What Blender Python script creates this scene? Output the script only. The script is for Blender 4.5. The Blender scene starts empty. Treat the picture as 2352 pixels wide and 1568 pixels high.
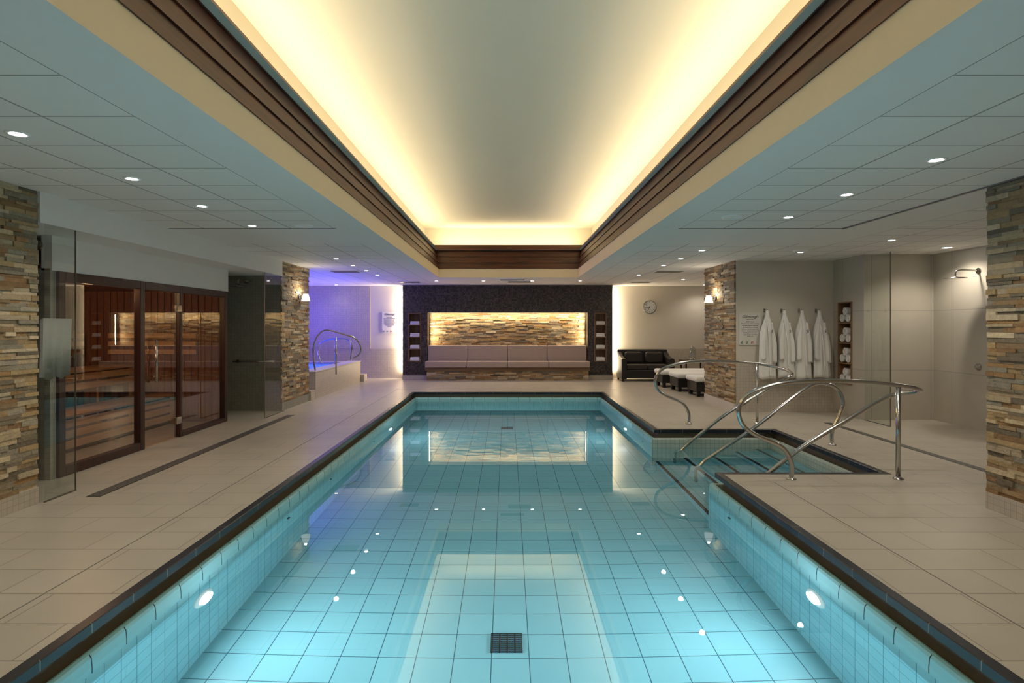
import bpy, bmesh, math, random
from mathutils import Vector, Matrix
random.seed(7)
COL = bpy.context.scene.collection
WP = {}   # world positions of parents

# ------------------------------------------------------------------ materials
def newmat(name):
    m = bpy.data.materials.new(name); m.use_nodes = True
    nt = m.node_tree; b = nt.nodes["Principled BSDF"]
    return m, nt, b
def setb(b, col=None, rough=None, metal=None, spec=None):
    if col is not None: b.inputs["Base Color"].default_value = (*col, 1)
    if rough is not None: b.inputs["Roughness"].default_value = rough
    if metal is not None: b.inputs["Metallic"].default_value = metal
    if spec is not None: b.inputs["Specular IOR Level"].default_value = spec
def N(nt, t, **kw):
    n = nt.nodes.new(t)
    for k, v in kw.items(): setattr(n, k, v)
    return n
def math_(nt, op, a, b=None):
    n = N(nt, "ShaderNodeMath", operation=op)
    for i, v in enumerate([a, b]):
        if v is None: continue
        if isinstance(v, (int, float)): n.inputs[i].default_value = v
        else: nt.links.new(v, n.inputs[i])
    return n.outputs[0]
def box_uv(nt, uo=0, vo=0):
    g = N(nt, "ShaderNodeNewGeometry")
    sp = N(nt, "ShaderNodeSeparateXYZ"); nt.links.new(g.outputs["Position"], sp.inputs[0])
    sn = N(nt, "ShaderNodeSeparateXYZ"); nt.links.new(g.outputs["True Normal"], sn.inputs[0])
    ax = math_(nt, "GREATER_THAN", math_(nt, "ABSOLUTE", sn.outputs[0]), 0.7)
    az = math_(nt, "GREATER_THAN", math_(nt, "ABSOLUTE", sn.outputs[2]), 0.7)
    def lerp(a, b, t):
        return math_(nt, "ADD", math_(nt, "MULTIPLY", a, math_(nt, "SUBTRACT", 1.0, t)), math_(nt, "MULTIPLY", b, t))
    u = lerp(sp.outputs[0], sp.outputs[1], ax)
    v = lerp(sp.outputs[2], sp.outputs[1], az)
    c = N(nt, "ShaderNodeCombineXYZ")
    nt.links.new(math_(nt, "ADD", u, uo + 96.0), c.inputs[0])
    nt.links.new(math_(nt, "ADD", v, vo + 96.0), c.inputs[1])
    return c.outputs[0], g.outputs["Position"]
def noise_mul(nt, colsock, pos, scale, amt, b, detail=4):
    nz = N(nt, "ShaderNodeTexNoise"); nz.inputs["Scale"].default_value = scale; nz.inputs["Detail"].default_value = detail
    if pos is not None: nt.links.new(pos, nz.inputs["Vector"])
    mr = N(nt, "ShaderNodeMapRange"); mr.inputs["To Min"].default_value = 1 - amt; mr.inputs["To Max"].default_value = 1 + amt
    nt.links.new(nz.outputs[0], mr.inputs[0])
    mx = N(nt, "ShaderNodeVectorMath", operation="SCALE")
    nt.links.new(colsock, mx.inputs[0]); nt.links.new(mr.outputs[0], mx.inputs["Scale"])
    nt.links.new(mx.outputs[0], b.inputs["Base Color"])
    return nz
def tile_mat(name, w, h, mortar, c1, c2, cm, rough=.4, offset=0.0, uo=0, vo=0, bump=.3, namt=.08, nscale=3, spec=.5):
    m, nt, b = newmat(name); setb(b, rough=rough, spec=spec)
    uv, pos = box_uv(nt, uo, vo)
    br = N(nt, "ShaderNodeTexBrick", offset=offset, squash=1.0)
    nt.links.new(uv, br.inputs["Vector"])
    for k, v in (("Color1", (*c1, 1)), ("Color2", (*c2, 1)), ("Mortar", (*cm, 1)), ("Scale", 1.0), ("Mortar Size", mortar),
                 ("Mortar Smooth", 0.1), ("Bias", 0.0), ("Brick Width", w), ("Row Height", h)):
        br.inputs[k].default_value = v
    noise_mul(nt, br.outputs["Color"], pos, nscale, namt, b)
    if bump:
        bp = N(nt, "ShaderNodeBump", invert=True); bp.inputs["Strength"].default_value = bump; bp.inputs["Distance"].default_value = 0.003
        nt.links.new(br.outputs["Fac"], bp.inputs["Height"]); nt.links.new(bp.outputs[0], b.inputs["Normal"])
    return m
def plain(name, col, rough=.5, metal=0, spec=.5, namt=.05, nscale=8, bump=0, bscale=60, alpha=None):
    m, nt, b = newmat(name); setb(b, col, rough, metal, spec)
    rgb = N(nt, "ShaderNodeRGB"); rgb.outputs[0].default_value = (*col, 1)
    g = N(nt, "ShaderNodeTexCoord")
    noise_mul(nt, rgb.outputs[0], g.outputs["Object"], nscale, namt, b)
    if bump:
        nz = N(nt, "ShaderNodeTexNoise"); nz.inputs["Scale"].default_value = bscale
        nt.links.new(g.outputs["Object"], nz.inputs["Vector"])
        bp = N(nt, "ShaderNodeBump"); bp.inputs["Strength"].default_value = bump; bp.inputs["Distance"].default_value = .01
        nt.links.new(nz.outputs[0], bp.inputs["Height"]); nt.links.new(bp.outputs[0], b.inputs["Normal"])
    return m
def emit(name, col, s):
    m = bpy.data.materials.new(name); m.use_nodes = True; nt = m.node_tree
    nt.nodes.clear(); e = N(nt, "ShaderNodeEmission"); o = N(nt, "ShaderNodeOutputMaterial")
    e.inputs[0].default_value = (*col, 1); e.inputs[1].default_value = s
    nt.links.new(e.outputs[0], o.inputs[0]); return m
def wood(name, c1, c2, axis='Y', rough=.45, scale=1.0):
    m, nt, b = newmat(name); setb(b, rough=rough)
    g = N(nt, "ShaderNodeNewGeometry"); mp = N(nt, "ShaderNodeMapping")
    sc = {'X': (1, 14, 14), 'Y': (14, 1, 14), 'Z': (14, 14, 1)}[axis]
    mp.inputs["Scale"].default_value = [s * scale for s in sc]
    nt.links.new(g.outputs["Position"], mp.inputs[0])
    nz = N(nt, "ShaderNodeTexNoise"); nz.inputs["Scale"].default_value = 1.6; nz.inputs["Detail"].default_value = 6; nz.inputs["Distortion"].default_value = .6
    nt.links.new(mp.outputs[0], nz.inputs["Vector"])
    cr = N(nt, "ShaderNodeValToRGB"); cr.color_ramp.elements[0].position = .3; cr.color_ramp.elements[1].position = .7
    cr.color_ramp.elements[0].color = (*c1, 1); cr.color_ramp.elements[1].color = (*c2, 1)
    nt.links.new(nz.outputs[0], cr.inputs[0]); nt.links.new(cr.outputs[0], b.inputs["Base Color"])
    return m
def glass(name, tint, f0=.06, refl=(1, 1, 1)):
    m = bpy.data.materials.new(name); m.use_nodes = True; nt = m.node_tree; nt.nodes.clear()
    t = N(nt, "ShaderNodeBsdfTransparent"); t.inputs[0].default_value = (*tint, 1)
    g = N(nt, "ShaderNodeBsdfGlossy"); g.inputs[0].default_value = (*refl, 1); g.inputs["Roughness"].default_value = 0.0
    ge = N(nt, "ShaderNodeNewGeometry"); dt = N(nt, "ShaderNodeVectorMath", operation="DOT_PRODUCT")
    nt.links.new(ge.outputs["Incoming"], dt.inputs[0]); nt.links.new(ge.outputs["Normal"], dt.inputs[1])
    c = math_(nt, "SUBTRACT", 1.0, math_(nt, "ABSOLUTE", dt.outputs["Value"]))
    fr = math_(nt, "ADD", math_(nt, "MULTIPLY", math_(nt, "POWER", c, 5.0), 1 - f0), f0)
    mx = N(nt, "ShaderNodeMixShader"); o = N(nt, "ShaderNodeOutputMaterial")
    nt.links.new(fr, mx.inputs[0]); nt.links.new(t.outputs[0], mx.inputs[1]); nt.links.new(g.outputs[0], mx.inputs[2])
    nt.links.new(mx.outputs[0], o.inputs[0]); return m

m_deck = tile_mat("deck_tile", .60, .30, .0035, (.40, .36, .295), (.435, .39, .32), (.23, .20, .16), rough=.34, offset=0.5, namt=.12, nscale=2.5, bump=.3)
m_paint = plain("white_paint", (.77, .74, .70), .7, namt=.02)
m_ceil = tile_mat("ceiling_tile", .48, .48, .007, (.75, .72, .68), (.79, .76, .72), (.32, .31, .29), rough=.75, uo=0, vo=-.04 + .0, bump=.6, namt=.02)
m_cream = plain("cream_paint", (.84, .69, .49), .6, namt=.02)
m_coffer = plain("coffer_ceiling", (.71, .68, .59), .8, namt=.02, nscale=2)
m_wall = tile_mat("beige_wall", 3.0, 3.0, .0, (.62, .57, .48), (.62, .57, .48), (.6, .55, .5), rough=.6, bump=0, namt=.03)
m_mos = tile_mat("beige_mosaic", .05, .05, .0025, (.46, .41, .34), (.52, .46, .38), (.36, .32, .27), rough=.4, namt=.05)
m_mosg = tile_mat("grey_mosaic", .05, .05, .0025, (.25, .24, .20), (.29, .28, .235), (.2, .19, .16), rough=.4, namt=.05)
m_dark = tile_mat("dark_mosaic", .04, .04, .003, (.018, .014, .014), (.10, .075, .07), (.012, .011, .011), rough=.3, namt=.5, nscale=30)
m_shower = tile_mat("shower_tile", .9, .9, .004, (.44, .40, .33), (.48, .44, .36), (.30, .27, .23), rough=.3, uo=.2, vo=.45, namt=.1)
m_poolf = tile_mat("pool_floor_tile", .24, .24, .0032, (.20, .475, .55), (.22, .51, .585), (.03, .12, .17), rough=.3, uo=.1, vo=.0, namt=.05, nscale=1)
m_poolw = tile_mat("pool_wall_tile", .12, .12, .0025, (.22, .51, .58), (.25, .55, .62), (.05, .17, .23), rough=.3, uo=.04, vo=.035, namt=.04)
m_lip = tile_mat("pool_lip_tile", .24, 5.0, .0035, (.30, .62, .68), (.33, .65, .70), (.02, .03, .04), rough=.2, namt=.04)
m_mosp = tile_mat("recess_mosaic", .06, .06, .0025, (.42, .50, .44), (.47, .55, .48), (.24, .30, .28), rough=.35)
m_gran = tile_mat("black_granite", .30, 5.0, .003, (.010, .012, .018), (.018, .021, .029), (.20, .18, .15), rough=.3, namt=.5, nscale=60)
m_gutter = plain("gutter_stone", (.20, .17, .12), .5)
m_chrome = plain("chrome", (.52, .50, .47), .16, 1.0, namt=.02)
m_steel = plain("brushed_steel", (.25, .24, .22), .35, 1.0, namt=.1)
m_grate = tile_mat("drain_grate", .03, .012, .004, (.25, .24, .22), (.28, .27, .25), (.02, .02, .02), rough=.35, namt=.1)
m_poolgrate = tile_mat("pool_grate", .05, .02, .005, (.02, .12, .17), (.03, .14, .19), (.003, .01, .014), rough=.4)
m_joint = plain("joint_sealant", (.18, .16, .13), .6)
m_black = plain("black_rubber", (.012, .014, .02), .5)
m_wood = wood("walnut_slat", (.030, .007, .003), (.110, .028, .009), 'Y', .5)
m_woodx = wood("walnut_slat_cross", (.030, .007, .003), (.110, .028, .009), 'X', .5)
m_frame = wood("dark_frame_wood", (.022, .007, .005), (.045, .014, .010), 'Z', .35)
m_sauna = wood("sauna_wall_wood", (.16, .055, .025), (.25, .095, .045), 'Z', .6)
m_bench = wood("sauna_bench_wood", (.55, .32, .14), (.70, .44, .22), 'Y', .5)
m_oak = wood("shelf_oak", (.16, .085, .04), (.27, .15, .07), 'Z', .5)
m_plinth = wood("bench_plinth_wood", (.12, .065, .03), (.2, .11, .055), 'X', .5)
m_cush = plain("taupe_upholstery", (.36, .275, .235), .8, namt=.05, bump=.1, bscale=150)
m_towel = plain("white_terry", (.82, .80, .76), .95, namt=.05, nscale=30, bump=.5, bscale=200)
m_greytowel = plain("grey_towel", (.33, .33, .31), .8, namt=.1, bump=.3, bscale=80)
m_wicker = tile_mat("black_wicker", .02, .008, .002, (.018, .014, .012), (.035, .027, .022), (.004, .003, .003), rough=.4, offset=.5, bump=.8)
m_pillow = plain("dark_brown_fabric", (.03, .022, .018), .8)
m_white = plain("white_plastic", (.85, .85, .83), .4)
m_red = plain("red_print", (.5, .02, .02), .5)
m_ink = plain("dark_ink", (.05, .05, .05), .6)
m_sign = plain("sign_panel", (.66, .64, .58), .3)
m_glass = glass("clear_glass", (.82, .86, .83), .07)
m_glasss = glass("sauna_glass", (.66, .58, .53), .17)
m_jar = glass("jar_glass", (.85, .9, .9), .06)
m_lamp = emit("downlight_lens", (1, .97, .92), 40)
m_shade = emit("sconce_shade_glow", (1, .93, .85), 1.3)
m_poollamp = emit("pool_lamp_lens", (.85, .97, 1), 14)
# split-face stone using colour attribute
m_stone, nt, b = newmat("split_face_stone"); setb(b, rough=.8)
at = N(nt, "ShaderNodeAttribute", attribute_name="Col"); tc = N(nt, "ShaderNodeTexCoord")
noise_mul(nt, at.outputs["Color"], tc.outputs["Object"], 25, .35, b)
nz = N(nt, "ShaderNodeTexNoise"); nz.inputs["Scale"].default_value = 45; nz.inputs["Detail"].default_value = 6; nt.links.new(tc.outputs["Object"], nz.inputs["Vector"])
bp = N(nt, "ShaderNodeBump"); bp.inputs["Strength"].default_value = .8; bp.inputs["Distance"].default_value = .014
nt.links.new(nz.outputs[0], bp.inputs["Height"]); nt.links.new(bp.outputs[0], b.inputs["Normal"])
# water
m_water = bpy.data.materials.new("pool_water"); m_water.use_nodes = True; nt = m_water.node_tree; nt.nodes.clear()
gl = N(nt, "ShaderNodeBsdfGlass"); gl.inputs["Color"].default_value = (.93, .99, 1, 1); gl.inputs["Roughness"].default_value = 0; gl.inputs["IOR"].default_value = 1.38
o = N(nt, "ShaderNodeOutputMaterial"); nt.links.new(gl.outputs[0], o.inputs[0])
tc = N(nt, "ShaderNodeNewGeometry"); nz = N(nt, "ShaderNodeTexNoise"); nz.inputs["Scale"].default_value = 1.2; nz.inputs["Detail"].default_value = 1
nt.links.new(tc.outputs["Position"], nz.inputs["Vector"]); bp = N(nt, "ShaderNodeBump"); bp.inputs["Strength"].default_value = .004; bp.inputs["Distance"].default_value = .02
nt.links.new(nz.outputs[0], bp.inputs["Height"]); nt.links.new(bp.outputs[0], gl.inputs["Normal"])
m_bluewater, nt, b = newmat("blue_glow_water"); setb(b, (.05, .2, .8), .05)
b.inputs["Emission Color"].default_value = (.03, .12, 1, 1); b.inputs["Emission Strength"].default_value = 1.0  # weak blue emission put into the water stands in for underwater lighting

# ------------------------------------------------------------------ mesh builder
def smooth_path(pts, n=8, closed=False):
    pts = [Vector(p) for p in pts]; out = []
    for i in range(len(pts) - 1):
        p0 = pts[max(i - 1, 0)]; p1 = pts[i]; p2 = pts[i + 1]; p3 = pts[min(i + 2, len(pts) - 1)]
        for k in range(n):
            t = k / n
            out.append(.5 * ((2 * p1) + (p2 - p0) * t + (2 * p0 - 5 * p1 + 4 * p2 - p3) * t * t + (-p0 + 3 * p1 - 3 * p2 + p3) * t ** 3))
    out.append(pts[-1]); return out
class B:
    def __init__(s): s.bm = bmesh.new(); s.col = None
    def box(s, x0, x1, y0, y1, z0, z1, m=0, bev=0, seg=2, skip=()):
        x0, x1 = sorted((x0, x1)); y0, y1 = sorted((y0, y1)); z0, z1 = sorted((z0, z1))
        v = [s.bm.verts.new(p) for p in ((x0, y0, z0), (x1, y0, z0), (x1, y1, z0), (x0, y1, z0), (x0, y0, z1), (x1, y0, z1), (x1, y1, z1), (x0, y1, z1))]
        F = {'-z': (3, 2, 1, 0), '+z': (4, 5, 6, 7), '-y': (0, 1, 5, 4), '+x': (1, 2, 6, 5), '+y': (2, 3, 7, 6), '-x': (3, 0, 4, 7)}
        fs = []
        for k, f in F.items():
            if k in skip: continue
            fc = s.bm.faces.new([v[i] for i in f]); fc.material_index = m; fs.append(fc)
        if bev:
            es = list({e for f in fs for e in f.edges})
            r = bmesh.ops.bevel(s.bm, geom=es, offset=bev, segments=seg, affect='EDGES', profile=.5)
            for f in r['faces']: f.material_index = m; f.smooth = True
        return fs
    def quad(s, pts, m=0):
        f = s.bm.faces.new([s.bm.verts.new(p) for p in pts]); f.material_index = m; return f
    def ring_loft(s, rings, m=0, cap=True, smooth=True, closed=True):
        R = [[s.bm.verts.new(p) for p in r] for r in rings]; n = len(R[0])
        for a, bb in zip(R[:-1], R[1:]):
            for i in range(n if closed else n - 1):
                f = s.bm.faces.new((a[i], a[(i + 1) % n], bb[(i + 1) % n], bb[i])); f.material_index = m; f.smooth = smooth
        if cap:
            for r in (R[0][::-1], R[-1]):
                f = s.bm.faces.new(r); f.material_index = m
    def tube(s, pts, r=.02, m=0, n=12, sm=8):
        P = smooth_path(pts, sm) if sm else [Vector(p) for p in pts]
        T = [(P[min(i + 1, len(P) - 1)] - P[max(i - 1, 0)]).normalized() for i in range(len(P))]
        up = Vector((0, 0, 1)) if abs(T[0].z) < .9 else Vector((0, 1, 0))
        nrm = T[0].cross(up).normalized(); rings = []
        for p, t in zip(P, T):
            nrm = (nrm - t * nrm.dot(t)).normalized(); bi = t.cross(nrm)
            rings.append([p + (nrm * math.cos(a) + bi * math.sin(a)) * r for a in [2 * math.pi * k / n for k in range(n)]])
        s.ring_loft(rings, m)
    def lathe(s, prof, c=(0, 0, 0), axis='Z', n=28, m=0, smooth=True, cap=True):
        rings = []
        for r, h in prof:
            ring = []
            for k in range(n):
                a = 2 * math.pi * k / n; u, v = r * math.cos(a), r * math.sin(a)
                p = {'Z': (u, v, h), 'Y': (u, h, v), 'X': (h, u, v)}[axis]
                ring.append(Vector(c) + Vector(p))
            rings.append(ring)
        s.ring_loft(rings, m, cap, smooth)
    def done(s, name, mats, origin=(0, 0, 0), parent=None, label=None, cat=None, kind=None, group=None, fixn=True):
        if fixn: bmesh.ops.recalc_face_normals(s.bm, faces=s.bm.faces)
        o = Vector(origin)
        bmesh.ops.translate(s.bm, verts=s.bm.verts, vec=-o)
        me = bpy.data.meshes.new(name); s.bm.to_mesh(me); s.bm.free()
        for m in (mats if isinstance(mats, (list, tuple)) else [mats]): me.materials.append(m)
        ob = bpy.data.objects.new(name, me); COL.objects.link(ob)
        reg(ob, o, parent, label, cat, kind, group); return ob
def reg(ob, o, parent=None, label=None, cat=None, kind=None, group=None):
    o = Vector(o); WP[ob.name] = o
    if parent is not None:
        ob.parent = parent; ob.location = o - WP[parent.name]
    else: ob.location = o
    if label: ob["label"] = label
    if cat: ob["category"] = cat
    if kind: ob["kind"] = kind
    if group: ob["group"] = group
def empty(name, loc, label, cat, group=None):
    e = bpy.data.objects.new(name, None); e.empty_display_size = .1; COL.objects.link(e)
    reg(e, loc, None, label, cat, None, group); return e
def S(name, build, mats):
    bb = B(); build(bb); return bb.done(name, mats, kind="structure")
def light(kind, loc, power, col, parent=None, rot=(0, 0, 0), **kw):
    l = bpy.data.lights.new("lamp_" + kind.lower(), kind); l.energy = power; l.color = col
    for k, v in kw.items(): setattr(l, k, v)
    o = bpy.data.objects.new("light_source", l); COL.objects.link(o); o.rotation_euler = rot
    if parent is not None: o.parent = parent; o.location = Vector(loc) - WP[parent.name]
    else: o.location = loc
    return o
def text_mesh(txt, size, m, loc, parent, rot=(math.pi / 2, 0, 0), align='CENTER', name="lettering", shear=0):
    c = bpy.data.curves.new("txt", 'FONT'); c.body = txt; c.size = size; c.align_x = align; c.align_y = 'CENTER'; c.shear = shear
    c.extrude = .0008
    t = bpy.data.objects.new("txt", c); COL.objects.link(t); bpy.context.view_layer.update()
    me = bpy.data.meshes.new_from_object(t.evaluated_get(bpy.context.evaluated_depsgraph_get()))
    bpy.data.objects.remove(t)
    me.materials.clear(); me.materials.append(m)
    R = Matrix.Rotation(rot[2], 4, 'Z') @ Matrix.Rotation(rot[0], 4, 'X')
    me.transform(R)
    ob = bpy.data.objects.new(name, me); COL.objects.link(ob); reg(ob, loc, parent); return ob

# ------------------------------------------------------------------ dimensions
H = 2.5
XL, XR, YE = -2.04, 2.07, 12.15          # pool deck edge
RY0, RY1, RX = 5.42, 7.80, 3.68          # step recess
YN = 0.7
WZ = -.245; PZ = -1.2
# floor
def f(b):
    for x0, x1, y0, y1 in ((-6.6, XL, -3, 15.4), (XL, XR, YE, 15.4), (XL, XR, -3, YN), (XR, 7.0, -3, RY0), (XR, 7.0, RY1, 15.4), (RX, 7.0, RY0, RY1)):
        b.quad([(x0, y0, 0), (x1, y0, 0), (x1, y1, 0), (x0, y1, 0)])
S("floor", f, m_deck)
def f(b):
    b.box(-2.46, -2.452, -2, 13.0, .0002, .0012); b.box(2.42, 2.428, -2, 5.15, .0002, .0012); b.box(-2.45, 2.42, 12.6, 12.607, .0002, .0012)
S("trim_5", f, m_joint)
# swimming pool
pool = empty("swimming_pool", (0, 6.4, PZ), "indoor swimming pool with turquoise tiles, black edge and still water", "swimming pool")
path = [(XL, YN), (XL, YE), (XR, YE), (XR, RY1), (RX, RY1), (RX, RY0), (XR, RY0), (XR, YN)]
def inset(path, d):
    out = []; n = len(path)
    for i in range(n):
        p0, p1, p2 = Vector(path[i - 1]), Vector(path[i]), Vector(path[(i + 1) % n])
        a = (p1 - p0).normalized(); c = (p2 - p1).normalized()
        na = Vector((a.y, -a.x)); nc = Vector((c.y, -c.x))   # right side (clockwise path)
        out.append(p1 + (na + nc) * d if abs(na.dot(nc)) < .5 else p1 + na * d)
    return out
def sweep(prof, matf):
    b = B(); loops = [(inset(path, d), z) for d, z in prof]; n = len(path)
    for (l0, z0), (l1, z1) in zip(loops[:-1], loops[1:]):
        for i in range(n):
            j = (i + 1) % n
            b.quad([(*l0[i], z0), (*l0[j], z0), (*l1[j], z1), (*l1[i], z1)], matf(i))
    return b
rec = lambda i: 1 if i in (3, 4, 5) else 0
sweep([(0, .0), (-.0, .003), (.055, .003), (.06, -.002), (.06, -.045), (0.0, -.045)], lambda i: 0).done("coping", m_gran, parent=pool, origin=(0, 6.4, 0), fixn=False, label="black granite coping strip")
sweep([(0.0, -.045), (0, -.16), (.05, -.16)], lambda i: 0).done("overflow_gutter", m_gutter, parent=pool, origin=(0, 6.4, -.16), fixn=False)
lp = [(.045, -.16), (.05, -.125), (.06, -.112), (.075, -.108), (.09, -.113), (.10, -.128), (.104, -.17), (.104, -.20)]
sweep(lp, rec).done("overflow_lip", [m_lip, m_mosp], parent=pool, origin=(0, 6.4, -.2), fixn=False, label="rounded turquoise tile lip")
b = sweep([(.104, -.20), (.104, PZ)], rec)
L = inset(path, .104)
def lrect(x0, x1, y0, y1, z, m): b.quad([(x0, y0, z), (x1, y0, z), (x1, y1, z), (x0, y1, z)], m)
lrect(L[0].x, L[7].x, L[0].y, L[1].y, PZ, 2); lrect(L[7].x, L[4].x, L[5].y, L[4].y, PZ, 2)
b.done("pool_basin", [m_poolw, m_mosp, m_poolf], parent=pool, origin=(0, 6.4, PZ), fixn=False)
b = B()
b.quad([(L[0].x, L[0].y, WZ), (L[7].x, L[7].y, WZ), (L[6].x, L[6].y, WZ), (L[3].x, L[3].y, WZ), (L[2].x, L[2].y, WZ), (L[1].x, L[1].y, WZ)])
b.quad([(L[6].x, L[6].y, WZ), (L[5].x, L[5].y, WZ), (L[4].x, L[4].y, WZ), (L[3].x, L[3].y, WZ)])
bmesh.ops.remove_doubles(b.bm, verts=b.bm.verts, dist=1e-4)
w = b.done("water_surface", m_water, parent=pool, origin=(0, 6.4, WZ), fixn=False)
b = B()
xe = [2.02, 2.40, 2.76, 3.10, 3.38]; ze = [-1.0, -.82, -.64, -.46, -.30]
for i, (x, z) in enumerate(zip(xe, ze)):
    x1 = xe[i + 1] if i < 4 else L[4].x
    b.box(x, x1, L[5].y, L[4].y, PZ + .002, z, 0)
    b.box(x - .004, x + .035, L[5].y, L[4].y, z - .02, z + .004, 1)
b.done("pool_steps", [m_poolw, m_black], parent=pool, origin=(2.8, 6.6, PZ), label="turquoise tiled steps with black nosings")
for y in (3.75, 10.2):
    b = B(); b.box(-.11, .10, y - .10, y + .10, PZ + .001, PZ + .012)
    b.done("floor_drain_grate", m_poolgrate, parent=pool, origin=(0, y, PZ))
def pool_light(x, y, d, pw):
    b = B(); b.lathe([(.105, 0), (.105, .008 * d), (.085, .016 * d), (.075, .016 * d)], (x, y, -.42), 'X', m=0, cap=False)
    rim = b.done("underwater_light", m_white, parent=pool, origin=(x, y, -.42), label="round underwater lamp with white rim")
    b = B(); b.lathe([(.07, .010 * d), (.069, .012 * d)], (x, y, -.42), 'X'); b.done("lens", m_poollamp, parent=rim, origin=(x, y, -.42))
    light('AREA', (x + .03 * d, y, -.42), pw, (.92, .98, 1), rim, (0, -d * math.pi / 2, 0), shape='DISK', size=.13)
for y, pw in ((1.1, 28), (3.6, 28), (9.3, 14)):
    pool_light(L[0].x, y, 1, pw); pool_light(L[7].x, y, -1, pw)
for x, d in ((L[0].x, 1), (L[7].x, -1)):
    for y, z in ((5.0, -.35), (6.2, -.3), (8.2, -.3)):
        if d < 0 and 5.2 < y < 8: continue
        b = B(); b.lathe([(.022, 0), (.022, .012 * d), (.010, .012 * d)], (x, y, z), 'X', n=16); b.done("inlet_jet", m_black, parent=pool, origin=(x, y, z))

# ------------------------------------------------------------------ shell walls
def bx(name, mats, *boxes):
    return S(name, lambda b: [b.box(*q) for q in boxes], mats)
def f(b):
    b.box(-6.6, 7.0, 15.4, 15.5, .80, 3.9, 0); b.box(-6.6, 7.0, 15.385, 15.5, 0, .80, 1)
    b.box(-6.6, -3.73, 15.38, 15.4, .8, 2.5, 1)
S("wall_back", f, [m_wall, m_mos])
bx("wall_left", m_mos, (-6.7, -6.6, -3, 15.5, 0, 3.9))
bx("wall_right", m_wall, (7.0, 7.1, -3, 15.5, 0, 3.9))
bx("wall_front", m_wall, (-6.7, 7.1, -3.1, -3, 0, 3.9))
xs = (-2.77, -2.62, -2.28, -2.11, 2.13, 2.31, 2.63, 2.79)
def f(b):
    y0, y1 = 15.0, 15.3
    b.box(xs[0], xs[7], y0, y1, 1.77, 2.5)
    for a, c in ((0, 1), (2, 3), (4, 5), (6, 7)): b.box(xs[a], xs[c], y0, y1, 0.0, 1.77)
    b.box(xs[1], xs[2], y0, y1, 0, .47); b.box(xs[5], xs[6], y0, y1, 0, .47)
    b.box(xs[1], xs[2], y1 - .03, y1, .47, 1.77); b.box(xs[5], xs[6], y1 - .03, y1, .47, 1.77)
S("wall_feature", f, m_dark)
bx("baseboard_feature", m_mos, (xs[0], xs[3], 14.98, 15.0, 0, .11), (xs[4], xs[7], 14.98, 15.0, 0, .11))

PAL = [(.60, .50, .36), (.70, .62, .49), (.52, .47, .38), (.64, .54, .38), (.58, .54, .46), (.46, .41, .33), (.74, .67, .55), (.57, .44, .29)]
def stones(name, axis, pos, sgn, u0, u1, v0, v1, seed=1, dmax=.036, label=None, cat=None, parent=None, kind=None, rh=(.022, .045), origin=None, kk=1.0):
    rnd = random.Random(seed); b = B(); cl = b.bm.loops.layers.color.new("Col")
    v = v0
    while v < v1 - .004:
        h = min(rnd.uniform(*rh), v1 - v)
        if v1 - v - h < .015: h = v1 - v
        u = u0
        while u < u1 - .004:
            w = rnd.uniform(.08, .34)
            if u1 - u - w < .06: w = u1 - u
            d = rnd.uniform(.016, dmax); c = rnd.choice(PAL); k = rnd.uniform(.88, 1.08) * kk; g = .0006
            if axis == 'X': fs = b.box(pos, pos + sgn * d, u + g, u + w - g, v + g, v + h - g)
            else: fs = b.box(u + g, u + w - g, pos, pos + sgn * d, v + g, v + h - g)
            for fc in fs:
                for lo in fc.loops: lo[cl] = (min(1, c[0] * k), min(1, c[1] * k), min(1, c[2] * k), 1)
            u += w
        v += h
    o = origin or ((pos, (u0 + u1) / 2, v0) if axis == 'X' else ((u0 + u1) / 2, pos, v0))
    return b.done(name, m_stone, origin=o, parent=parent, label=label, cat=cat, kind=kind)
def pillar(x0, x1, y0, y1, face, sgn, seed, faceother, zb=.13):
    b = B(); b.box(x0, x1, y0, y1, 0, H, 0)
    b.box(face - sgn * .005, face + sgn * .035, y0, y1 + .0, 0, zb, 0)
    p = b.done("stone_pillar", faceother, origin=((x0 + x1) / 2, (y0 + y1) / 2, 0), label="pillar clad in tan split-face stone over mosaic base", cat="pillar")
    stones("stone_facing", 'X', face, sgn, y0, y1, zb, H, seed, parent=p, kk=1.0)
    return p
pillar(-4.9, -3.79, 1.5, 4.54, -3.79, 1, 11, m_mos)
pillar(-5.1, -3.79, 9.45, 10.75, -3.79, 1, 12, m_mosg)
pillar(3.77, 4.9, 1.5, 4.42, 3.77, -1, 13, m_mos)
pillar(3.79, 4.3, 9.38, 10.8, 3.79, -1, 14, m_wall)
stones("wall_niche", 'Y', 15.395, -1, -2.11, 2.13, .86, 1.765, 15, dmax=.05, kind="structure")

def f(b):
    b.box(4.3, 5.39, 9.36, 10.8, .81, H, 0); b.box(4.3, 5.39, 9.36, 10.8, 0, .81, 1)
    b.box(3.79, 4.3, 9.36, 9.38, .81, H, 0); b.box(3.79, 4.3, 9.36, 9.38, 0, .81, 1)
S("wall_robe", f, [m_wall, m_mos])
def f(b):
    b.box(5.57, 6.44, 8.55, 10.8, 0, H)
    b.box(5.39, 5.57, 8.55, 8.84, 0, H); b.box(5.39, 5.57, 9.21, 10.8, 0, H)
    b.box(5.39, 5.57, 8.84, 9.21, 1.80, H); b.box(5.39, 5.57, 8.84, 9.21, 0, .49)
S("wall_shower_back", f, m_shower)
bx("wall_shower_side", m_shower, (6.44, 6.6, 4.42, 10.8, 0, H))
bx("wall_shower_front", m_shower, (4.9, 6.6, 4.3, 4.42, 0, H))
bx("wall_left_bulkhead", m_paint, (-6.6, -3.75, 4.545, 9.445, 2.25, 2.5))
bx("wall_sauna_front", m_paint, (-4.28, -4.18, 5.2, 8.48, 1.93, 2.25))
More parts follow.
